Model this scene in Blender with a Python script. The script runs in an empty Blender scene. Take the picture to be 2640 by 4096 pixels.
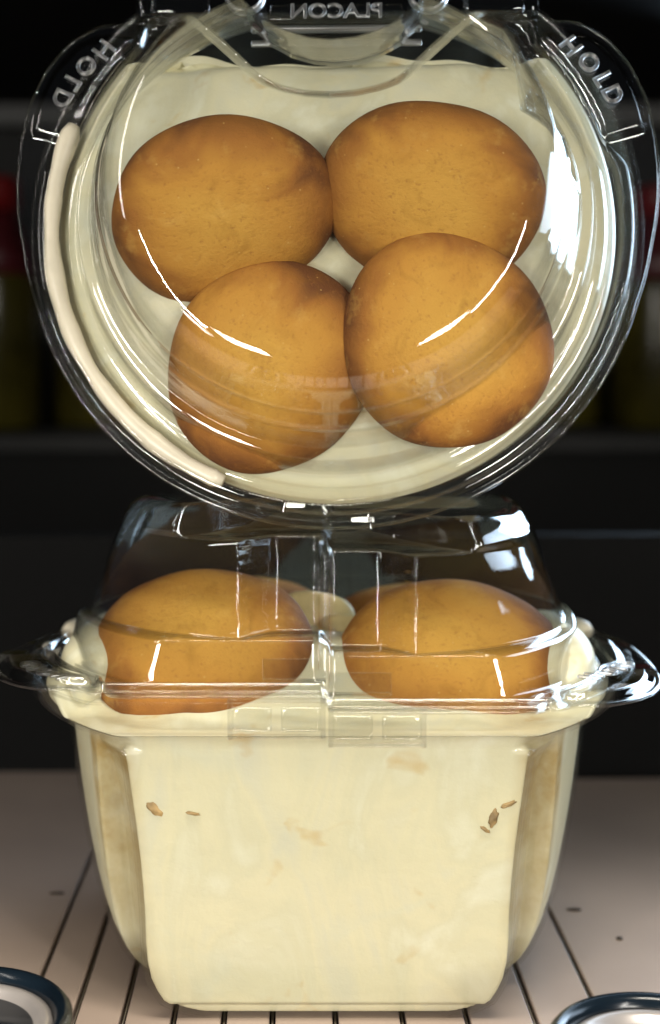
import bpy, bmesh, math, random
import numpy as np
from mathutils import Vector, Matrix
random.seed(7); np.random.seed(7)
S = 0.01                       # everything below is written in centimetres
R = math.radians
scn = bpy.context.scene
col = scn.collection

# ------------------------------------------------------------------ camera
ZR = 7.15                      # height of the standing container's rim
CAM = Vector((0, -32, 13.6))
cd = bpy.data.cameras.new('camera'); cam = bpy.data.objects.new('camera', cd); col.objects.link(cam)
cam.location = CAM * S
cam.rotation_euler = (R(90 - 5.71), 0, 0)
cd.sensor_fit = 'VERTICAL'; cd.sensor_height = 36; cd.lens = 48.2
cd.clip_start = 0.01; cd.clip_end = 50
cd.dof.use_dof = True; cd.dof.focus_distance = 0.285; cd.dof.aperture_fstop = 9
scn.camera = cam

# ------------------------------------------------------------------ world (dim cabinet interior) and lamps
w = bpy.data.worlds.new('World'); scn.world = w; w.use_nodes = True
bg = w.node_tree.nodes['Background']; bg.inputs[0].default_value = (0.55, 0.62, 0.75, 1); bg.inputs[1].default_value = 0.04
def area(name, loc, aim, sx, sy, power, color):
    l = bpy.data.lights.new(name, 'AREA'); l.shape = 'RECTANGLE'; l.size = sx * S; l.size_y = sy * S
    l.energy = power; l.color = color
    o = bpy.data.objects.new(name, l); col.objects.link(o); o.location = Vector(loc) * S
    o.rotation_euler = (Vector(aim) - Vector(loc)).to_track_quat('-Z', 'Y').to_euler()
    return o
area('canopy_lamp', (-3, -18, 60), (0, -5, 6), 46, 6, 6.6, (1.0, 0.93, 0.80))
for sgn in (-1, 1): area('front_fill_light', (sgn * 29, -76, 12), (0, 0, 11), 14, 14, 2.8 if sgn < 0 else 2.3, (1.0, 0.96, 0.87))  # unseen pair, added to fill the faces turned to the camera
area('tube_lamp_left', (-34, -20, 48), (0, -2, 18), 2.4, 46, 0.75, (1.0, 0.95, 0.88))
area('highlight_fill_left_low', (-44, -56, 4), (0, -4, 14), 4, 18, 0.5, (1.0, 0.95, 0.9))  # unseen, added to carry the tilted lid's left highlight arc further down
area('aisle_lamp_right', (42, 12, 27), (2, -2, 17), 36, 20, 0.30, (0.66, 0.82, 1.0)).data.spread = R(70)
area('cool_edge_fill_right', (30, 30, 25), (4, -3, 18), 30, 22, 0.65, (0.62, 0.80, 1.0)).data.spread = R(70)  # second cool source, unseen, added for bluish edges on the right walls
for sgn in (-1, 1): area('aisle_tube', (sgn * 44, -72, 30), (0, 0, 10), 0.8, 42, 3.2, (1.0, 0.95, 0.88))
scn.view_settings.view_transform = 'Standard'; scn.view_settings.look = 'None'
scn.view_settings.exposure = -0.27; scn.view_settings.gamma = 1
scn.render.engine = 'CYCLES'
scn.cycles.transparent_max_bounces = 48; scn.cycles.max_bounces = 10
scn.cycles.transmission_bounces = 8; scn.cycles.glossy_bounces = 4; scn.cycles.diffuse_bounces = 3

# ------------------------------------------------------------------ materials
def mat(name):
    m = bpy.data.materials.new(name); m.use_nodes = True
    nt = m.node_tree; return m, nt, nt.nodes['Principled BSDF']
def noise(nt, scale, detail=4, rough=0.55, coord='Object', stretch=None, dist=0):
    tc = nt.nodes.new('ShaderNodeTexCoord'); n = nt.nodes.new('ShaderNodeTexNoise')
    n.inputs['Scale'].default_value = scale; n.inputs['Detail'].default_value = detail
    n.inputs['Roughness'].default_value = rough; n.inputs['Distortion'].default_value = dist
    if stretch:
        mp = nt.nodes.new('ShaderNodeMapping'); mp.inputs['Scale'].default_value = stretch
        nt.links.new(tc.outputs[coord], mp.inputs[0]); nt.links.new(mp.outputs[0], n.inputs['Vector'])
    else: nt.links.new(tc.outputs[coord], n.inputs['Vector'])
    return n.outputs['Fac']
def ramp(nt, src, stops):
    r = nt.nodes.new('ShaderNodeValToRGB'); e = r.color_ramp.elements
    while len(e) < len(stops): e.new(0.5)
    for k, (p, c) in enumerate(stops):
        e[k].position = p; e[k].color = (c, c, c, 1) if isinstance(c, (int, float)) else (*c, 1)
    nt.links.new(src, r.inputs[0]); return r.outputs[0]
def mixc(nt, f, a, b):
    m = nt.nodes.new('ShaderNodeMix'); m.data_type = 'RGBA'
    if isinstance(f, (int, float)): m.inputs['Factor'].default_value = f
    else: nt.links.new(f, m.inputs['Factor'])
    for k, v in ((6, a), (7, b)):
        if isinstance(v, tuple): m.inputs[k].default_value = (*v, 1)
        else: nt.links.new(v, m.inputs[k])
    return m.outputs[2]
def mathn(nt, op, a, b=None):
    m = nt.nodes.new('ShaderNodeMath'); m.operation = op
    for k, v in enumerate((a, b)):
        if v is None: continue
        if isinstance(v, (int, float)): m.inputs[k].default_value = v
        else: nt.links.new(v, m.inputs[k])
    return m.outputs[0]
def bump(nt, h, strength, dist, target, prev=None):
    b = nt.nodes.new('ShaderNodeBump'); b.inputs['Strength'].default_value = strength; b.inputs['Distance'].default_value = dist
    nt.links.new(h, b.inputs['Height'])
    if prev is not None: nt.links.new(prev, b.inputs['Normal'])
    if target is not None: nt.links.new(b.outputs[0], target)
    return b.outputs[0]

def clear_plastic(name, tint=(0.98, 0.985, 0.98), f0=0.055, rough=0.022, wav=0.22, graze=1.0):
    """thin formed sheet: clear, with a Schlick reflection that is equal from both sides"""
    m = bpy.data.materials.new(name); m.use_nodes = True; nt = m.node_tree
    for n in list(nt.nodes): nt.nodes.remove(n)
    out = nt.nodes.new('ShaderNodeOutputMaterial')
    tr = nt.nodes.new('ShaderNodeBsdfTransparent'); tr.inputs[0].default_value = (*tint, 1)
    gl = nt.nodes.new('ShaderNodeBsdfGlossy'); gl.inputs['Roughness'].default_value = rough
    gl.inputs['Color'].default_value = (1, 1, 1, 1)
    h = noise(nt, 55, 2, 0.5)
    nb = bump(nt, h, wav, 0.0006, gl.inputs['Normal'])
    h2 = noise(nt, 700, 2, 0.5)
    nb2 = bump(nt, h2, 0.04, 0.0002, gl.inputs['Normal'], nb)
    geo = nt.nodes.new('ShaderNodeNewGeometry')
    d = nt.nodes.new('ShaderNodeVectorMath'); d.operation = 'DOT_PRODUCT'
    nt.links.new(geo.outputs['Normal'], d.inputs[0]); nt.links.new(geo.outputs['Incoming'], d.inputs[1])
    c = mathn(nt, 'ABSOLUTE', d.outputs['Value'])
    p = mathn(nt, 'POWER', mathn(nt, 'SUBTRACT', 1.0, c), 4.2)
    f = mathn(nt, 'ADD', mathn(nt, 'MULTIPLY', p, (1 - f0) * graze), f0)
    nt.links.new(mixc(nt, mathn(nt, 'POWER', mathn(nt, 'SUBTRACT', 1.0, c), 2.0), tint, tuple(t * (1 - 0.20 * graze) for t in tint)), tr.inputs[0])
    mx = nt.nodes.new('ShaderNodeMixShader')
    nt.links.new(f, mx.inputs[0]); nt.links.new(tr.outputs[0], mx.inputs[1]); nt.links.new(gl.outputs[0], mx.inputs[2])
    nt.links.new(mx.outputs[0], out.inputs[0])
    return m
M_LID = clear_plastic('clear_lid_plastic')
M_CUP = clear_plastic('clear_cup_plastic', (0.992, 0.992, 0.985), 0.022, 0.12, 0.3, 0.22)
M_LATCH = clear_plastic('clear_latch_plastic', (0.997, 0.997, 0.997), 0.10, 0.03, 0.3, 0.8)
M_TXT = clear_plastic('moulded_lettering_plastic', (0.93, 0.93, 0.93), 0.24, 0.28, 0.05)

def pudding_mat():
    m, nt, b = mat('vanilla_pudding')
    base = ramp(nt, noise(nt, 40, 5, 0.55, stretch=(1.2, 1.2, 0.55), dist=1.6),
                [(0.30, (0.565, 0.55, 0.415)), (0.46, (0.625, 0.585, 0.395)), (0.54, (0.59, 0.56, 0.385)), (0.68, (0.655, 0.64, 0.485))])
    grey = ramp(nt, noise(nt, 34, 3, 0.5, dist=1.2), [(0.60, 0), (0.75, 0.55)])
    c = mixc(nt, grey, base, (0.55, 0.57, 0.46))
    st = ramp(nt, noise(nt, 75, 3, 0.6, dist=0.5), [(0.63, 0), (0.74, 0.55)])
    c = mixc(nt, st, c, (0.50, 0.33, 0.10))
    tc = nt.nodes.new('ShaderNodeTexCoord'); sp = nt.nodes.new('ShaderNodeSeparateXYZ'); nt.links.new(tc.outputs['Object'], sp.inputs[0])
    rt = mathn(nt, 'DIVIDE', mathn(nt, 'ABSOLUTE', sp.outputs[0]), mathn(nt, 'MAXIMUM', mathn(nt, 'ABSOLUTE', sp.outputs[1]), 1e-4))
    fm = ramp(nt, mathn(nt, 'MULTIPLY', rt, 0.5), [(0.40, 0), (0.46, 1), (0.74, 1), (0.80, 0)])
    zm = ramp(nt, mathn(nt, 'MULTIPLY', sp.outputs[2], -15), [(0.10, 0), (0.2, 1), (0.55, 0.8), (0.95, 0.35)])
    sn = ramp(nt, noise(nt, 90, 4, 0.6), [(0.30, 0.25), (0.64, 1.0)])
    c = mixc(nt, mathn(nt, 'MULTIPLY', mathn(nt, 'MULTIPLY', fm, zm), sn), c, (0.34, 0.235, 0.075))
    nt.links.new(c, b.inputs['Base Color'])
    b.inputs['Roughness'].default_value = 0.42
    b.inputs['Subsurface Weight'].default_value = 0.06; b.inputs['Subsurface Radius'].default_value = (0.01, 0.008, 0.004)
    b.inputs['Subsurface Scale'].default_value = 0.5
    bump(nt, noise(nt, 120, 5, 0.6), 0.35, 0.001, b.inputs['Normal'])
    return m
M_PUD = pudding_mat()

def wafer_mat():
    m, nt, b = mat('baked_wafer')
    tc = nt.nodes.new('ShaderNodeTexCoord'); sp = nt.nodes.new('ShaderNodeSeparateXYZ')
    nt.links.new(tc.outputs['Object'], sp.inputs[0])
    r2 = mathn(nt, 'ADD', mathn(nt, 'MULTIPLY', sp.outputs[0], sp.outputs[0]), mathn(nt, 'MULTIPLY', sp.outputs[1], sp.outputs[1]))
    rr = mathn(nt, 'MULTIPLY', mathn(nt, 'SQRT', r2), 1 / 0.025)
    # offset by the object's own random number so that no two wafers are alike
    oi = nt.nodes.new('ShaderNodeObjectInfo'); av = nt.nodes.new('ShaderNodeVectorMath'); av.operation = 'ADD'
    cx = nt.nodes.new('ShaderNodeCombineXYZ'); nt.links.new(oi.outputs['Random'], cx.inputs[0]); nt.links.new(oi.outputs['Random'], cx.inputs[2])
    nt.links.new(tc.outputs['Object'], av.inputs[0]); nt.links.new(cx.outputs[0], av.inputs[1])
    def nz(scale, det, rg, dist=0):
        n = nt.nodes.new('ShaderNodeTexNoise'); n.inputs['Scale'].default_value = scale; n.inputs['Detail'].default_value = det
        n.inputs['Roughness'].default_value = rg; n.inputs['Distortion'].default_value = dist
        nt.links.new(av.outputs[0], n.inputs['Vector']); return n.outputs['Fac']
    big = nz(60, 3, 0.5, 0.5); fine = nz(900, 4, 0.7)
    q = mathn(nt, 'ADD', rr, mathn(nt, 'MULTIPLY', mathn(nt, 'SUBTRACT', big, 0.5), 0.9))
    c = ramp(nt, q, [(0.2, (0.53, 0.285, 0.048)), (0.56, (0.46, 0.22, 0.034)), (0.80, (0.30, 0.12, 0.020)), (1.0, (0.13, 0.046, 0.011))])
    pale = ramp(nt, nz(170, 4, 0.6), [(0.58, 0), (0.78, 0.45)])
    c = mixc(nt, pale, c, (0.60, 0.36, 0.09))
    c = mixc(nt, ramp(nt, nz(110, 5, 0.65, 0.8), [(0.28, 0.42), (0.46, 0)]), c, (0.24, 0.10, 0.008))
    dk = ramp(nt, fine, [(0.30, 0.5), (0.44, 0)])
    c = mixc(nt, dk, c, (0.26, 0.10, 0.02))
    fl = nt.nodes.new('ShaderNodeTexVoronoi'); fl.inputs['Scale'].default_value = 330; nt.links.new(av.outputs[0], fl.inputs['Vector'])
    c = mixc(nt, ramp(nt, fl.outputs['Distance'], [(0.03, 0.6), (0.08, 0)]), c, (0.60, 0.40, 0.14))
    nt.links.new(c, b.inputs['Base Color']); b.inputs['Roughness'].default_value = 0.78; b.inputs['Specular IOR Level'].default_value = 0.3
    n1 = bump(nt, fine, 0.7, 0.0005, None)
    bump(nt, nz(140, 4, 0.6), 0.08, 0.001, b.inputs['Normal'], n1)
    return m
M_WAF = wafer_mat()

def simple(name, c, rough=0.5, metal=0, ns=0, amt=0.3, bscale=0, bstr=0.2):
    m, nt, b = mat(name)
    if ns:
        f = ramp(nt, noise(nt, ns, 4), [(0.35, 0), (0.7, 1)])
        cc = mixc(nt, f, tuple(x * (1 - amt) for x in c), tuple(min(1, x * (1 + amt)) for x in c)); nt.links.new(cc, b.inputs['Base Color'])
    else: b.inputs['Base Color'].default_value = (*c, 1)
    b.inputs['Roughness'].default_value = rough; b.inputs['Metallic'].default_value = metal
    if bscale: bump(nt, noise(nt, bscale, 4), bstr, 0.0008, b.inputs['Normal'])
    return m
M_BEAD = simple('cream_in_channel', (0.66, 0.60, 0.46), 0.3, 0, 60, 0.12, 200)
M_SPECK = simple('dark_speck', (0.03, 0.02, 0.012), 0.7)
M_SMEAR = simple('yellow_smear', (0.62, 0.54, 0.33), 0.6, 0, 200, 0.2)
M_CRUMB = simple('soaked_wafer', (0.36, 0.24, 0.10), 0.6, 0, 200, 0.5, 600)
M_BANANA = simple('banana_flesh', (0.62, 0.50, 0.24), 0.5, 0, 150, 0.15, 400)

# ------------------------------------------------------------------ mesh helpers
def obj(name, bm_or_data, m, parent=None, smooth=True):
    me = bpy.data.meshes.new(name)
    if isinstance(bm_or_data, tuple): me.from_pydata(bm_or_data[0], [], bm_or_data[1]); me.update()
    else: bm_or_data.to_mesh(me); bm_or_data.free()
    if smooth: me.polygons.foreach_set('use_smooth', [True] * len(me.polygons))
    if m: me.materials.append(m)
    o = bpy.data.objects.new(name, me); col.objects.link(o)
    if parent is not None: o.parent = parent
    return o
def tag(o, label=None, cat=None, group=None, kind=None):
    if label: o['label'] = label
    if cat: o['category'] = cat
    if group: o['group'] = group
    if kind: o['kind'] = kind
    return o
def empty(name, loc=(0, 0, 0), label=None, cat=None, group=None):
    o = bpy.data.objects.new(name, None); col.objects.link(o); o.location = Vector(loc) * S; o.empty_display_size = 0.01
    return tag(o, label, cat, group)
def grid(rows, closed=True, cap=None, cap0=None):
    """rows: list of lists of (x,y,z) in cm -> verts, faces in metres"""
    V = []; F = []; n = len(rows[0])
    for r in rows: V += [(p[0] * S, p[1] * S, p[2] * S) for p in r]
    for i in range(len(rows) - 1):
        for j in range(n if closed else n - 1):
            k = (j + 1) % n
            F.append((i * n + j, i * n + k, (i + 1) * n + k, (i + 1) * n + j))
    if cap is not None:
        V.append(tuple(c * S for c in cap)); b = (len(rows) - 1) * n
        for j in range(n): F.append((b + j, b + (j + 1) % n, len(V) - 1))
    if cap0 is not None:
        V.append(tuple(c * S for c in cap0))
        for j in range(n): F.append(((j + 1) % n, j, len(V) - 1))
    return V, F
def solid(o, t, off=0):
    s = o.modifiers.new('sheet', 'SOLIDIFY'); s.thickness = t * S; s.offset = off; return o
def box_bm(bm, cx, cy, cz, sx, sy, sz, bev=0.0, seg=2, rot=None):
    r = bmesh.ops.create_cube(bm, size=1); vs = r['verts']
    for v in vs: v.co = Vector((v.co.x * sx, v.co.y * sy, v.co.z * sz)) * S
    if bev:
        es = list({e for v in vs for e in v.link_edges})
        rb = bmesh.ops.bevel(bm, geom=es, offset=bev * S, segments=seg, affect='EDGES', profile=0.5)
        vs = list({v for f in rb['faces'] for v in f.verts} | {v for v in vs if v.is_valid})
    for v in vs:
        if rot: v.co = rot @ v.co
        v.co += Vector((cx, cy, cz)) * S
def boxo(name, c, s, m, parent=None, bev=0.03, seg=2, smooth=False):
    bm = bmesh.new(); box_bm(bm, *c, *s, bev, seg); return obj(name, bm, m, parent, smooth)
def smoothstep(a, b, x):
    t = np.clip((x - a) / (b - a), 0, 1); return t * t * (3 - 2 * t)

# ------------------------------------------------------------------ container shapes (local: z up, the recess faces -y)
N = 1440
PSI = np.arange(N) * 2 * math.pi / N           # angle from the -y direction, towards +x
SX, SY = np.sin(PSI), -np.cos(PSI)             # unit direction
ABS = np.minimum(PSI, 2 * math.pi - PSI)       # 0..pi
def smooth_r(r, k):
    for _ in range(int(k * 3)): r = (np.roll(r, 1) + 2 * r + np.roll(r, -1)) / 4
    return r
def CH(r, k=8):
    """the plan is a circle cut off straight along the hinge side"""
    r = np.broadcast_to(r, (N,)).astype(float); c = 5.15 - (7.0 - r) * 0.42
    return smooth_r(np.where(ABS < R(75), np.minimum(r, c / np.cos(np.minimum(ABS, R(75)))), r), k)
F_WALL = ([0, 1.05, 1.18, 1.62, 1.95], [3.55, 3.55, 3.62, 4.15, 4.9])
F_TOP = ([0, 0.5, 0.95, 1.4, 1.75, 2.05, 2.28, 2.42, 2.55], [1.52, 1.55, 1.64, 1.82, 2.05, 2.38, 2.8, 3.3, 4.8])
F_ARC = ([0, 0.5, 1.0, 1.5, 1.95, 2.2], [3.45, 3.5, 3.66, 3.95, 4.4, 5.0])
WALL = F_WALL
def recess_r(rc, f, dy=0.0):
    out = np.full(N, float(rc))
    for j in range(N):
        ps = ABS[j]
        if ps > R(75): continue
        rr = np.linspace(0.4, rc, 400); x = rr * math.sin(ps); y = rr * math.cos(ps)
        fy = np.interp(x, f[0], f[1]) + dy
        fy = np.where(x > f[0][-1], 99, fy)
        bad = np.nonzero(y > fy)[0]
        if len(bad): out[j] = rr[bad[0]]
    return out
WING = ([0, 40, 44, 49, 55, 61, 68, 80, 95, 106, 180], [6.98, 6.98, 7.02, 7.42, 7.72, 7.82, 7.78, 7.56, 7.26, 7.15, 7.15])
R_WING = smooth_r(np.minimum(np.interp(np.degrees(ABS), *WING), 5.15 / np.maximum(0.2, np.cos(np.minimum(ABS, 1.4)))), 10)
_w = {}
def wallr(rc, dy):
    b_ = 5.15 - (7.0 - rc) * 0.42 + 0.15; front = ABS < R(90)
    el = np.where(front, 1 / np.sqrt((np.sin(ABS) / rc) ** 2 + (np.cos(ABS) / b_) ** 2), rc)
    return smooth_r(np.minimum(recess_r(rc, WALL, dy), el), 1)
def lid_rows(step, dent):
    global WALL
    WALL = F_ARC if dent else F_WALL
    rows = []
    def add(r, z):
        r = np.broadcast_to(r, (N,)).astype(float); z = np.broadcast_to(z, (N,)).astype(float)
        rows.append((r, z))
    # flange with the raised wing pockets
    deg = np.degrees(ABS)
    for dr, dz in ((-0.01, -0.085), (0.02, -0.075), (0.04, -0.045), (0.035, -0.015)): add(R_WING + dr, dz)
    for k in range(15):
        t = k / 14; r = R_WING * (1 - t) + np.minimum(CH(6.92), R_WING) * t
        pk = smoothstep(46.5, 48.5, deg) * (1 - smoothstep(72, 74, deg)) * smoothstep(0.20, 0.27, R_WING - r) * smoothstep(6.93, 7.0, r)
        add(r, 0.16 * pk)
    for r, z in ((6.86, 0.02), (6.84, 0.10), (6.80, 0.15), (6.70, 0.16), (6.62, 0.14), (6.58, 0.05), (6.56, -0.10), (6.50, -0.16), (6.40, -0.17),
                 (6.30, -0.15), (6.25, -0.06), (6.22, 0.03), (6.18, 0.06), (6.06, 0.06), (6.0, 0.08), (5.965, 0.14)):
        add(CH(r), z)
    # base band, flattened across the front
    for r, z in ((5.95, 0.3), (5.92, 0.6), (5.88, 0.9), (5.84, 1.2), (5.805, 1.42), (5.79, 1.555), (5.765, 1.59)):
        ch = CH(r, 4)
        if dent: ch = wallr(r, 0.22 + 0.4 * (5.95 - r))
        add(smooth_r(np.minimum(r, ch), 1), z)
    ch = wallr(5.64, 0.20 if dent else 0.30); add(ch, 1.60)
    for r, z, dy in ((5.56, 1.603, 0.06), (5.54, 1.61, 0.02), (5.53, 1.635, 0.0)): add(wallr(r, dy), z)
    for k in range(1, 41):
        t = k / 40; r = 5.53 - 0.62 * t + (0.05 * math.exp(-((t - .42) / .035) ** 2) + 0.06 * (1 if t < .8 else 0) * smoothstep(.74, .8, .0 + t) if dent else 0); add(wallr(r, -0.40 * t), 1.66 + 1.86 * t)
    # notch floor and lobes: the recess runs inward level while the lobes keep rising
    w0 = wallr(4.88, -0.44); top = smooth_r(recess_r(4.72, F_TOP, 0.0), 22)
    rec = smoothstep(0, 1.0, 1.0 - np.clip(np.minimum(w0, 99) / 4.8, 0, 1))      # unused weight kept smooth
    inrec = smoothstep(0.05, 0.8, 4.72 - top)
    steps = [(0.01, 3.64, 4.88), (0.03, 3.67, 4.86), (0.2, 3.675, 4.84), (0.4, 3.678, 4.82), (0.6, 3.68, 4.80), (0.78, 3.69, 4.78), (0.88, 3.72, 4.75), (0.94, 3.80, 4.72),
             (0.97, 3.92, 4.69), (1.0, 4.06, 4.64)]
    for k, (t, zr, rl) in enumerate(steps):
        zl = 3.60 + (4.06 - 3.60) * k / (len(steps) - 1)
        rt = smooth_r(recess_r(rl, F_TOP, 0.0), 22); rw = wallr(rl, -0.44)
        r = np.minimum(rw * (1 - t) + rt * t, rl)
        m = smoothstep(0.0, 0.5, rl - np.minimum(rt, rw))
        add(r, zl * (1 - m) + zr * m)
    for rl, z, sh in ((4.57, 4.18, 0.005), (4.48, 4.27, 0.015), (4.37, 4.34, 0.03), (4.24, 4.385, 0.06), (4.10, 4.405, 0.09)):
        rt = smooth_r(recess_r(4.64, F_TOP, 0.0), 22)
        add(np.minimum(rt - sh, rl), z)
    last = rows[-1][0]
    for k in range(1, 12):
        t = 1 - k / 12
        add(last * t, 4.405)
    rows = [(r, np.where(z > 1.6, 0.95 + (z - 1.6) * 0.945, np.where(z > 0.3, 0.25 + (z - 0.3) * 0.54, z))) for r, z in rows]
    out = []; wz = smoothstep(42, 48, deg) * (1 - smoothstep(72, 80, deg))
    for r, z in rows:
        r = np.where((r > 6.0) & (z < 0.3), r - 0.42 * np.clip((r - 6) / 0.92, 0, 1) * (1 - smoothstep(6.92, 7.5, r)) * wz, r)
        x = r * SX; y = r * SY; z = z.copy()
        # slight waviness of the vacuum-formed sheet
        z = z + 0.012 * np.sin(PSI * 7 + 1.3) * smoothstep(6.3, 7.0, r)
        x = x + 0.012 * np.sin(z * 5 + PSI * 9) * smoothstep(1.0, 1.7, z)
        if dent:       # crushed corner of the tilted lid
            a = np.degrees(PSI)
            ang = 360 - 66
            for (a0, z0, sa, sz, d) in ((ang, 1.9, 13, 1.2, 0.60), (ang + 17, 2.8, 9, 0.9, -0.22), (ang - 15, 1.6, 8, 0.7, 0.26)):
                g = np.maximum(0, 1 - np.abs((a - a0) / sa)) * np.maximum(0, 1 - np.abs(z - z0) / sz) * smoothstep(0.95, 1.3, z)
                x = x - SX * g * d; y = y - SY * g * d
        if step:
            fr = (y < -2) * smoothstep(0.2, 0.35, z) * (1 - smoothstep(2.75, 2.88, z))
            y = y - 0.13 * fr * (np.exp(-((x + 0.17) / 0.06) ** 2) + np.exp(-((x - 0.05) / 0.05) ** 2))
            z = z + 0.16 * (1 - 2 * smoothstep(-0.16, 0.16, x)) * smoothstep(1.0, -1.5, y) 
        out.append(list(zip(x, y, z)))
    return out
def cup_r(a, q, yf, p0, p1, depth, k=1):
    """plan of the cup: flat front and back, bulged sides, a sunken flute at each corner (p0..p1 degrees from the front)"""
    d = np.degrees(ABS); d = np.where(d > 90, 180 - d, d)
    rf = yf / np.cos(np.radians(np.minimum(d, 60))); rs = a * (1 / np.cos(np.radians(np.minimum(90 - d, 60)))) ** q
    r0 = yf / math.cos(R(p0)); r1 = a * (1 / math.cos(R(90 - p1))) ** q
    t = np.clip((d - p0) / (p1 - p0), 0, 1); rm = r0 + (r1 - r0) * t - depth * smoothstep(0, 0.16, t) * (1 - smoothstep(0.84, 1, t))
    return smooth_r(np.where(d < p0, rf, np.where(d > p1, rs, rm)), k)
CUP = [(-1.15, 6.0, 0.12, 4.79, 41, 53.5, 0.04), (-1.5, 5.96, 0.13, 4.765, 40.9, 53.8, 0.24), (-1.9, 5.92, 0.14, 4.74, 40.8, 54, 0.36), (-2.6, 5.84, 0.16, 4.68, 40.6, 54.5, 0.42), (-3.3, 5.75, 0.18, 4.63, 40.4, 55, 0.44), (-4.0, 5.64, 0.2, 4.57, 40.4, 55.5, 0.44),
       (-4.7, 5.51, 0.22, 4.50, 40.6, 56.5, 0.42), (-5.3, 5.37, 0.24, 4.44, 41, 57.5, 0.40), (-5.8, 5.22, 0.25, 4.38, 41.2, 58, 0.36), (-6.2, 5.05, 0.26, 4.33, 41, 58.5, 0.32), (-6.5, 4.87, 0.26, 4.29, 40.3, 59, 0.28),
       (-6.75, 4.64, 0.26, 4.25, 39.4, 59, 0.24), (-6.95, 4.33, 0.28, 4.2, 36.6, 59.5, 0.20), (-7.07, 3.98, 0.3, 4.13, 33.5, 60, 0.16), (-7.13, 3.62, 0.3, 4.02, 30, 60, 0.12), (-7.15, 3.2, 0.3, 3.8, 27, 60, 0.08), (-7.12, 2.8, 0.4, 3.4, 32, 60, 0.05), (-7.08, 2.5, 0.4, 2.8, 32, 60, 0.02)]
def cup_rows(off=0.0, inner=False):
    rows = []
    circ = [(7.12, -0.05), (6.98, -0.05), (6.94, -0.09), (6.92, -0.2), (6.88, -0.4), (6.82, -0.58), (6.70, -0.72), (6.52, -0.85), (6.34, -0.95), (6.2, -1.03), (6.12, -1.10)] if not inner else \
           [(6.20, -0.06), (6.32, -0.16), (6.50, -0.34), (6.60, -0.52), (6.56, -0.68), (6.40, -0.84), (6.26, -0.96), (6.14, -1.06)]
    for r, z in circ: rows.append(list(zip((CH(r) - off) * SX, (CH(r) - off) * SY, np.full(N, z))))
    cz = np.array(CUP)
    for t in np.linspace(0, len(CUP) - 1, 54):
        z, a, q, yf, p0, p1, d = [np.interp(t, range(len(CUP)), cz[:, k]) for k in range(7)]
        r = cup_r(a - off, q, yf - off, p0, p1, d)
        rows.append(list(zip(r * SX, r * SY, np.full(N, z + (off if z < -6.8 else 0)))))
    return rows

# smooth 3-d noise for lumps
def lump(x, y, seed, s=1.0):
    r = np.random.RandomState(seed); v = 0
    for k in range(9):
        fx, fy = r.uniform(-1.6, 1.6, 2) * s * (1 + k * 0.25); ph = r.uniform(0, 6.28)
        v = v + np.sin(fx * x + fy * y + ph) / (1 + k * 0.35)
    return v / 3.2

def make_cup(parent):
    return solid(obj('cup', grid(cup_rows(), cap=(0, 0, -7.08)), M_CUP, parent), 0.05, -1)
def make_lid(parent, step, dent):
    return solid(obj('lid', grid(lid_rows(step, dent), cap=(0, 0, 0.95 + (4.405 - 1.6) * 0.945)), M_LID, parent), 0.035, -1)
def make_pudding(name, seed, amp, M, sink=0.0, slump=None):
    rows = cup_rows(0.07, True)
    top = []
    for t in np.linspace(0.02, 1, 34):
        r = 6.13 * t; rc_ = CH(6.13, 8) * t; x = rc_ * SX; y = rc_ * SY
        z = (-0.06 + 0.55 * (1 - smoothstep(3.6, 6.1, np.full(N, r))) + amp * lump(x, y, seed, 1.1) * (1 - smoothstep(5.2, 6.2, np.full(N, r))))
        z = z - sink * smoothstep(-1.4, -3.2, y) * (1 - smoothstep(5.5, 6.1, np.full(N, r)))
        top.append(list(zip(x, y, z)))
    if sink:
        rows = [[(x, y, min(z, -0.06 - 0.75 * float(smoothstep(-2.0, -3.4, y)))) if z > -1 else (x, y, z) for x, y, z in rw] for rw in rows]
        top = [[(x, y, min(z, -0.06 - 0.75 * float(smoothstep(-2.0, -3.4, y))) if k > 29 else z) for x, y, z in rw] for k, rw in enumerate(top)]
    if slump:      # lying on its side the pudding has drawn away from the hinge wall
        f = lambda x, z: slump + 0.12 * math.sin(x * 1.3) + 0.07 * math.sin(x * 3.1 + 1)
        rows = [[(x, max(y, f(x, z) - 0.25 * max(0, -z)) if z > -4 else y, z) for x, y, z in rw] for rw in rows]
        top = [[(x, max(y, f(x, z)), z - 0.5 * float(smoothstep(slump + 0.35, slump - 0.1, y))) for x, y, z in rw] for rw in top]
    ci = (0, 0, top[0][0][2])
    data = grid(top + rows[1:], cap=(0, 0, -7.0), cap0=ci)
    o = obj(name, data, M_PUD); o.matrix_world = M
    return o

def wafer_mesh(seed):
    n = 96; rows = []; rs = np.random.RandomState(seed)
    th = np.arange(n) * 2 * math.pi / n
    wob = 1 + 0.026 * np.sin(2 * th + rs.rand() * 6) + 0.018 * np.sin(3 * th + rs.rand() * 6) + 0.005 * np.sin(7 * th + rs.rand() * 6)
    prof = [(0.12, -0.30), (1.2, -0.32), (1.8, -0.30), (2.1, -0.22), (2.24, -0.08), (2.3, 0.06), (2.29, 0.22), (2.21, 0.42), (2.07, 0.60), (1.87, 0.75), (1.62, 0.87), (1.33, 0.96), (1.02, 1.02), (0.7, 1.06), (0.38, 1.08), (0.12, 1.09)]
    for r, z in prof:
        rr = r * (1 + (wob - 1) * min(1, r / 1.5)); x = rr * np.cos(th); y = rr * np.sin(th)
        zz = z + 0.035 * lump(x, y, seed + 5, 1.5) * (r < 2.2)
        rows.append(list(zip(x, y, zz)))
    return grid(rows, cap=(0, 0, 1.09), cap0=(0, 0, -0.3))
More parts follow.
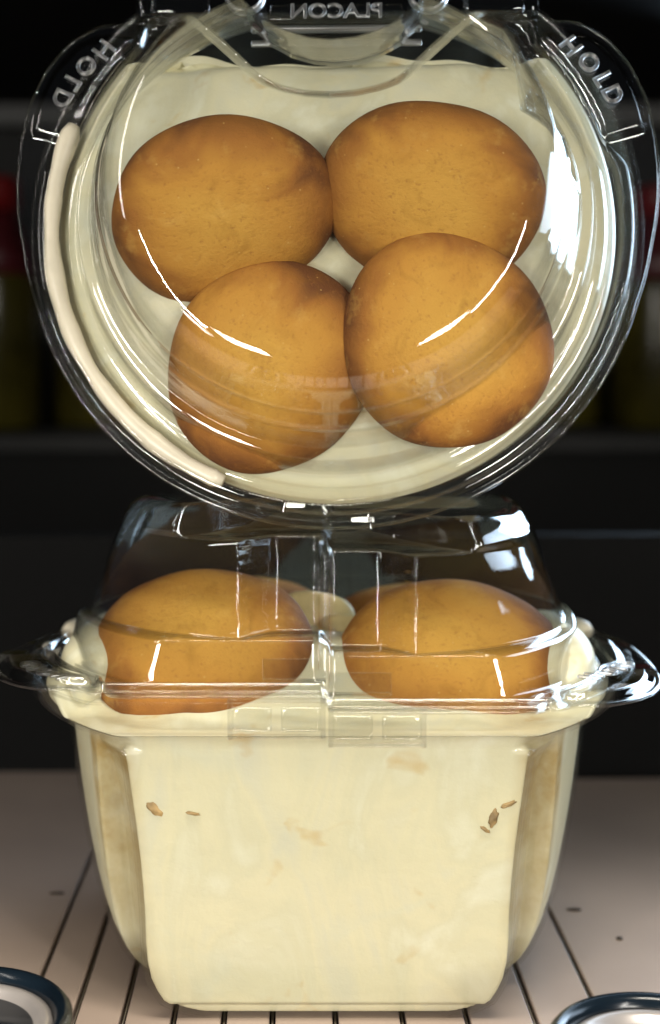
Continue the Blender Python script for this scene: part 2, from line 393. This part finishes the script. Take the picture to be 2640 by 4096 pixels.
WG_UP = 'wafers under the tilted lid'; WG_LO = 'wafers under the upright lid'
def wafer(C, loc, tilt_to, tilt, spin, scale, seed, label, group):
    """loc in the container's frame (cm); tilt_to = direction (deg from -y) the face leans to; tilt in degrees"""
    o = obj('wafer_cookie', wafer_mesh(seed), M_WAF)
    a = R(tilt_to); n = Vector((math.sin(a) * math.sin(R(tilt)), -math.cos(a) * math.sin(R(tilt)), math.cos(R(tilt))))
    q = n.to_track_quat('Z', 'Y').to_matrix().to_4x4()
    o.matrix_world = C @ Matrix.Translation(Vector(loc) * S) @ q @ Matrix.Rotation(R(spin), 4, 'Z') @ Matrix.Diagonal((*scale, 1))
    return tag(o, label, 'cookie', group)

def letter_mesh(ch, size, depth):
    cu = bpy.data.curves.new('t', 'FONT'); cu.body = ch; cu.size = size * S; cu.extrude = depth * S; cu.bevel_depth = 0.012 * S * size / 0.5; cu.bevel_resolution = 1
    cu.align_x = 'CENTER'; cu.align_y = 'CENTER'
    t = bpy.data.objects.new('t', cu); col.objects.link(t)
    dg = bpy.context.evaluated_depsgraph_get(); me = bpy.data.meshes.new_from_object(t.evaluated_get(dg))
    bpy.data.objects.remove(t); bpy.data.curves.remove(cu)
    me.materials.clear(); me.materials.append(M_TXT); return me
LET = {c: letter_mesh(c, 0.60, 0.02) for c in 'HOLD'}
def wing_text(lid):
    """HOLD moulded in each wing, one wing the mirror image of the other"""
    for side in (1, -1):
        for ch, ang, r in (('H', 52.9, 6.82), ('O', 57.6, 6.93), ('L', 61.8, 7.0), ('D', 65.4, 7.02)):
            a = R(ang); o = bpy.data.objects.new('moulded_letter', LET[ch]); col.objects.link(o); o.parent = lid
            # right way round on the -x wing (seen from above); mirrored on the +x wing
            p = Vector((-math.sin(a) * r, -math.cos(a) * r, 0.25)); out = Vector((-math.sin(a), -math.cos(a), 0))
            xax = Vector((-out.y, out.x, 0)) * -1; yax = out
            m = Matrix(((xax.x, yax.x, 0, p.x * S), (xax.y, yax.y, 0, p.y * S), (0, 0, 1, p.z * S), (0, 0, 0, 1)))
            if side == -1: m = Matrix.Diagonal((-1, 1, 1, 1)) @ m
            o.matrix_local = m

# ================================================================== SETTING: shelf of slats
H = {}
M_SLAT = simple('pale_shelf_slat', (0.345, 0.27, 0.225), 0.42, 0, 14, 0.10, 90, 0.08)
nt = M_SLAT.node_tree
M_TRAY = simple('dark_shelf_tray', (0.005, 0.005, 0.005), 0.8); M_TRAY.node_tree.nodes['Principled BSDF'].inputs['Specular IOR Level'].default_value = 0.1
M_ROD = simple('steel_rod', (0.35, 0.33, 0.30), 0.28, 1)
shelf = boxo('shelf', (0, 8, -0.75), (90, 92, 0.5), M_TRAY, None, 0.05); tag(shelf, kind='structure')
GX = [-6.5, -5.45, -4.4, -3.32, -2.25, -1.22, 0.12, 1.55, 2.92, 4.36, 5.78]      # grooves between the slats
edges = [-45] + GX + [45]
bm = bmesh.new(); bmesh.ops.create_cone(bm, cap_ends=True, segments=8, radius1=0.03 * S, radius2=0.03 * S, depth=23.6 * S, matrix=Matrix.Rotation(R(90), 4, 'X'))
rd = obj('rod', bm, M_ROD, shelf)
YW = R(1.7); piv = -4.2
for k in range(len(edges) - 1):
    a, b = edges[k], edges[k + 1]; wd = b - a - 0.13
    o = boxo('slat', (0, 0, 0), (wd, 24, 0.42), M_SLAT, shelf, 0.035, 2)
    cx = (a + b) / 2; o.rotation_euler = (0, 0, YW); o.location = Vector((cx - math.sin(YW) * 6, piv + 6 * math.cos(YW), -0.21)) * S
    if k:
        r_ = rd if k == 1 else rd.copy()
        if k > 1: col.objects.link(r_)
        r_.rotation_euler = (0, 0, YW); r_.location = Vector((a - math.sin(YW) * 6, piv + 6, -0.13)) * S
boxo('contact_shadow_strip', (-0.55, -5.35, 0.02), (4.9, 1.3, 0.03), M_TRAY, shelf, 0.01)  # thin dark box standing in for the contact shadow before the cup's foot
lb = boxo('rear_shade_panel', (0, 14.5, 3.9), (100, 0.8, 8.6), M_TRAY, None, 0.1); tag(lb, kind='structure')  # added dark panel, stands in for the shade at the rear of the shelf
over = boxo('shelf_above', (0, 24.5, 31.4), (110, 68, 0.9), M_TRAY, None, 0.1); tag(over, kind='structure')

# ---- cabinet behind
M_DARK = simple('dark_cabinet', (0.003, 0.003, 0.0025), 0.8, 0, 6, 0.5)
M_GREY = simple('grey_shelf_edge', (0.035, 0.035, 0.034), 0.5, 0, 8, 0.3)
back = boxo('cabinet_back_wall', (0, 62, 22), (120, 1, 90), M_DARK); tag(back, kind='structure')
rear = boxo('rear_shelf', (0, 50, 10.0), (118, 20, 0.8), M_DARK, None, 0.1); tag(rear, kind='structure')
M_LEDGE = boxo('rear_upper_ledge', (0, 60.0, 31.5), (118, 2.0, 3.6), M_GREY, None, 0.2); tag(M_LEDGE, kind='structure')

# bottles standing on the rear shelf
M_OLIVE = simple('olive_drink', (0.030, 0.025, 0.003), 0.25, 0, 30, 0.4)
M_CAP = simple('red_cap', (0.11, 0.006, 0.006), 0.35, 0, 60, 0.2)
M_RED = simple('dark_red_sleeve', (0.045, 0.004, 0.006), 0.4, 0, 40, 0.4)
def lathe(prof, n=40, caps=True):
    th = np.arange(n) * 2 * math.pi / n
    return grid([list(zip(r * np.cos(th), r * np.sin(th), np.full(n, z))) for r, z in prof], cap=(0, 0, prof[-1][1]) if caps else None, cap0=(0, 0, prof[0][1]) if caps and prof[0][0] < 1.6 else None)
def bottle(x, y, s, label):
    e = empty('drink_bottle', (x, y, 10.4), label, 'bottle', 'blurred bottles on the rear shelf')
    obj('body', lathe([(0.1, 0), (2.5, 0.02), (2.8, 0.4), (2.8, 8.3), (2.6, 9.5), (1.9, 10.7), (1.5, 11.3)]), M_OLIVE, e)
    obj('sleeve', lathe([(1.9, 8.6), (2.9, 8.9), (2.5, 10.4), (1.95, 11.6), (1.72, 12.5)]), M_RED, e)
    obj('cap', lathe([(1.5, 12.5), (1.9, 12.55), (1.92, 14.2), (1.8, 14.4), (0.1, 14.42)]), M_CAP, e)
    e.scale = (s, s, s); return e
bottle(-19.7, 48, 1.0, 'blurred olive bottle with red cap at the left edge of the cabinet')
bottle(-14.6, 53, 0.98, 'blurred olive bottle with red cap behind the left lid wing')
bottle(19.6, 50, 0.98, 'blurred olive bottle with red cap beyond the right lid wing')
bottle(14.8, 55, 0.95, 'blurred olive bottle with red cap mostly hidden by the right rim')

# small round tins in the foreground corners
M_NAVY = simple('dark_blue_enamel', (0.004, 0.008, 0.013), 0.2, 0, 40, 0.4)
M_SILV = simple('brushed_silver_lid', (0.50, 0.46, 0.44), 0.3, 0.6, 50, 0.15)
def tin(x, y, r, label):
    e = empty('round_tin', (x, y, 0), label, 'tin')
    obj('body', lathe([(0.1, 0), (r - .1, 0), (r - .04, .1), (r - .04, 1.28)]), M_NAVY, e)
    obj('rim', lathe([(r - .05, 1.15), (r + .0, 1.2), (r + .04, 1.35), (r + .03, 1.52), (r - .05, 1.62), (r - .16, 1.62), (r - .26, 1.56), (r - .32, 1.42), (r - .33, 1.3)], 72, False), M_NAVY, e)
    obj('lid_disc', lathe([(r - .335, 1.3), (r - .36, 1.41), (r - .5, 1.46), (r - .62, 1.40), (r - .72, 1.26), (r - .9, 1.24), (0.1, 1.25)], 72), M_SILV, e)
    return e

# ================================================================== LOWER, UPRIGHT CONTAINER
CL = Matrix.Translation(Vector((-0.06, 0, ZR)) * S)
low = empty('pudding_container', (0, 0, 0), 'clear lidded pudding container standing upright on the slatted shelf', 'food container', 'banana pudding containers')
low.matrix_world = CL
make_cup(low); lid = make_lid(low, True, False); wing_text(lid)
# front latch: tab on the flange and the locking panel below it
def latch(parent):
    for s, dz in ((-1, 0.14), (1, -0.14)):
        bm = bmesh.new(); box_bm(bm, s * 0.66, -4.86, 0.42 + dz, 1.28, 0.05, 0.42, 0.02); box_bm(bm, s * 0.66, -4.98, 0.20 + dz, 1.28, 0.3, 0.04, 0.01)
        obj('latch_tab', bm, M_LATCH, parent, False)
        p = obj('locking_panel', rr_plate(s * 1.0, -5.33, -0.42 + dz * 0.6, 1.96, 0.84), M_LATCH, parent, False)
        for k in (-1, 1):
            bm = bmesh.new(); box_bm(bm, s * 1.0 + k * 0.48, -5.39, -0.42 + dz * 0.6, 0.78, 0.08, 0.50, 0.06, 3)
            obj('boss', bm, M_LID, p, True)
def rr_plate(cx, cy, cz, sx, sz):
    bm = bmesh.new()
    box_bm(bm, cx, cy - 0.04, cz + sz / 2 - .06, sx, 0.1, 0.08, 0.03); box_bm(bm, cx, cy - 0.04, cz - sz / 2 + .06, sx, 0.1, 0.08, 0.03)
    for k in (-1, 1): box_bm(bm, cx + k * (sx / 2 - .06), cy - 0.04, cz, 0.1, 0.12, sz, 0.03)
    me = bm; return me
latch(low)
# cream squeezed into the sealing channel
def bead(parent, a0, a1, r=6.42, rad=0.17, z=-0.02, flip=1):
    n = max(6, int(abs(a1 - a0) / 2)); rows = []
    for i in range(n + 1):
        a = R(a0 + (a1 - a0) * i / n); k = rad * (0.9 + 0.07 * math.sin(i * 0.9) + 0.08 * math.sin(i * 0.37 + 1) + random.uniform(-.03, .03))
        if i in (0, n): k *= 0.7
        rows.append([((r + k * math.cos(t)) * math.sin(a), -(r + k * math.cos(t)) * math.cos(a), z + k * math.sin(t)) for t in np.arange(14) * 2 * math.pi / 14])
    V, F = grid(rows)
    F.append(tuple(range(14))[::-1]); F.append(tuple(range(n * 14, n * 14 + 14)))
    return V, F
b1 = obj('cream_smear', bead(low, 104, 116, 6.66, 0.23, 0.1), M_BEAD); b1.matrix_world = CL
tag(b1, 'short roll of cream in the rim channel at the back right of the upright container', 'cream')
b2 = obj('cream_smear', bead(low, -104, -116, 6.66, 0.23, 0.1), M_BEAD); b2.matrix_world = CL
tag(b2, 'short roll of cream in the rim channel at the back left of the upright container', 'cream')
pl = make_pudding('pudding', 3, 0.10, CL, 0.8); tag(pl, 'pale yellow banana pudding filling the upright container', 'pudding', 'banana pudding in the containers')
def crumb(parent, x, y, z, sx, sy, sz, rot, m=None):
    bm = bmesh.new(); bmesh.ops.create_icosphere(bm, subdivisions=3, radius=S)
    rs = random.Random(int(x * 100 + z * 10))
    for v in bm.verts:
        d = 1 + 0.25 * math.sin(v.co.x * 400 + x) * math.sin(v.co.z * 500 + z) + rs.uniform(-.03, .03); v.co *= d
        v.co = Matrix.Rotation(R(rot), 3, 'Y') @ Vector((v.co.x * sx, v.co.y * sy, v.co.z * sz)); v.co += Vector((x, y, z)) * S
    return obj('soaked_crumb', bm, m or M_CRUMB, parent)
for a in ((-3.55, -4.52, -2.95, 0.24, 0.05, 0.11, 40), (-2.75, -4.555, -3.05, 0.15, 0.035, 0.035, 8), (3.42, -4.53, -3.15, 0.09, 0.045, 0.2, 20), (3.72, -4.57, -2.85, 0.17, 0.035, 0.05, -25), (3.25, -4.52, -3.4, 0.12, 0.03, 0.04, 30)):
    crumb(pl, a[0], a[1] - 0.085, a[2] + 0.55, *a[3:])
wafer(CL, (-2.80, -1.6, 0.08), 0, 38, 0, (1.07, 1.05, 1.25), 11, 'golden domed wafer at the left under the upright lid', WG_LO)
wafer(CL, (2.74, -1.6, -0.18), 0, 38, 180, (1.12, 1.05, 1.25), 12, 'golden domed wafer at the right under the upright lid', WG_LO)
wafer(CL, (-2.4, 2.9, 0.2), 180, 8, 70, (1, 1, 1), 13, 'wafer half sunk in the pudding behind the left one under the upright lid', WG_LO)
wafer(CL, (2.4, 2.9, 0.0), 180, 8, 200, (1, 1, 1), 14, 'wafer half sunk in the pudding behind the right one under the upright lid', WG_LO)
def blob(name, C, loc, sc, seed, m):
    bm = bmesh.new(); bmesh.ops.create_icosphere(bm, subdivisions=4, radius=S)
    for v in bm.verts:
        c = v.co / S; d = 1 + 0.10 * math.sin(3 * c.x + seed) * math.cos(2.6 * c.z + seed) + 0.05 * math.sin(5 * c.y + seed * 2)
        v.co = Vector((c.x * sc[0], c.y * sc[1], c.z * sc[2])) * d * S
    o = obj(name, bm, m); o.matrix_world = C @ Matrix.Translation(Vector(loc) * S); return o
tag(blob('banana_slice', CL, (-0.3, 0.6, 0.45), (0.95, 0.5, 0.85), 1, M_BANANA), 'creamy banana lump seen between the two front wafers of the upright container, left one', 'banana')
tag(blob('banana_slice', CL, (0.5, -0.1, 0.15), (0.75, 0.45, 0.7), 4, M_BANANA), 'smaller creamy banana lump between the front wafers, right behind the lid seam', 'banana')
# folded cream at each side of the upright container
for s, lab in ((-1, 'left'), (1, 'right')):
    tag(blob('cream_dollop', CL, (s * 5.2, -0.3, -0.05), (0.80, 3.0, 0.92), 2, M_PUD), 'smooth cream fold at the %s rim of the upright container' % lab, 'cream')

# ================================================================== UPPER, TILTED CONTAINER
CU = Matrix.Translation(Vector((0.108, -1.5, 16.95)) * S) @ Matrix.Rotation(R(-2.07), 4, 'Z') @ Matrix.Rotation(R(76.0), 4, 'X') @ Matrix.Rotation(math.pi, 4, 'Z') @ Matrix.Diagonal((0.947, 0.947, 0.947, 1))
up = empty('pudding_container', (0, 0, 0), 'clear lidded pudding container tipped on its side showing its lid, resting on the other', 'food container', 'banana pudding containers')
up.matrix_world = CU
make_cup(up); lid = make_lid(up, False, True); wing_text(lid)
# hinge panel with moulded maker's name
def panel_sheet():
    xs = np.linspace(-4.72, 4.72, 60); rows = []
    for t in np.linspace(0, 1, 8):
        row = []
        for x in xs:
            y0 = 4.78
            row.append((x, -(y0 + (9.6 - y0) * t), 0.24))
        rows.append(row)
    return grid(rows, closed=False)
hp = solid(obj('hinge_panel', panel_sheet(), M_LID, up), 0.045)
bm = bmesh.new(); box_bm(bm, 0, -4.58, 0.28, 4.0, 0.12, 0.22, 0.05, 3); box_bm(bm, 0, -4.26, 0.22, 4.0, 0.16, 0.10, 0.045, 3)
obj('hinge_fold', bm, M_TXT, hp, True)
bm = bmesh.new(); box_bm(bm, 0, -4.98, 0.30, 3.1, 0.40, 0.10, 0.045, 3)
obj('name_plate', bm, M_LID, hp, True)
for s in (1, -1):
    bm = bmesh.new(); box_bm(bm, s * 3.68, -5.78, 0.32, 1.4, 1.7, 0.22, 0.10, 3); obj('stiffening_boss', bm, M_LID, hp, True)
    bm = bmesh.new()
    bmesh.ops.create_cone(bm, cap_ends=False, segments=48, radius1=0.46 * S, radius2=0.42 * S, depth=0.2 * S, matrix=Matrix.Translation(Vector((s * 2.15, -5.45, 0.30)) * S))
    o = obj('hole_collar', bm, M_TXT, hp); solid(o, 0.06)
mt = letter_mesh('PLACON', 0.50, 0.02); o = bpy.data.objects.new('moulded_name', mt); col.objects.link(o); o.parent = hp
# the word reads backwards here: it is moulded to be read from the other side
o.matrix_local = Matrix(((1.1, 0, 0, 0), (0, -1, 0, -4.98 * S), (0, 0, 1, 0.36 * S), (0, 0, 0, 1)))
bb = obj('cream_smear', bead(up, 69, 158, 6.60, 0.23, 0.0), M_BEAD); bb.matrix_world = CU
tag(bb, 'long white bead of cream in the left rim channel of the tipped container', 'cream')
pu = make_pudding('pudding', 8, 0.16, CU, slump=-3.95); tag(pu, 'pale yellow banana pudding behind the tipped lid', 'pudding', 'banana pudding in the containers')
# container frame here: +x is left in the photograph, -y is up, z towards the viewer
wafer(CU, (2.48, 0.12, 1.0), 188, 34, 0, (1.10, 0.92, 1.1), 21, 'golden wafer at the upper left under the tipped lid, overlapping the one below', WG_UP)
wafer(CU, (-2.2, -0.22, 0.95), 172, 30, 175, (1.07, 0.93, 1.1), 22, 'golden wafer at the upper right under the tipped lid', WG_UP)
wafer(CU, (1.42, 3.55, 0.35), 175, 12, 80, (1.06, 1.0, 1.0), 23, 'golden wafer at the lower left under the tipped lid', WG_UP)
wafer(CU, (-2.5, 3.1, 0.85), 210, 10, 250, (1.06, 1.0, 1.0), 24, 'golden wafer at the lower right under the tipped lid, lying over the upper right one', WG_UP)

tin(-7.2, -7.35, 2.3, 'round tin with dark blue rim and silver lid cut by the bottom left corner')
tin(5.95, -8.2, 1.95, 'round tin with dark blue rim and silver lid cut by the bottom right corner')

# specks lying on the shelf
for x, y, sx, lab in ((-7.2, 2.9, 0.17, 'small dark speck on the shelf slat left of the upright container'),
                      (6.2, 1.8, 0.20, 'dark speck on the shelf right of the upright container, nearest to it'),
                      (7.0, 0.0, 0.10, 'tiny dark speck on the shelf at the far right, just behind the round tin')):
    bm = bmesh.new(); bmesh.ops.create_icosphere(bm, subdivisions=2, radius=S)
    for v in bm.verts:
        k = 1 + 0.3 * math.sin(v.co.x * 300 + x) ; v.co = Vector((v.co.x * sx * k, v.co.y * 0.08 * k, v.co.z * 0.035 + 0.03 * S)); v.co += Vector((x, y, 0)) * S
    tag(obj('crumb', bm, M_SPECK), lab, 'crumb', 'dark specks on the shelf')
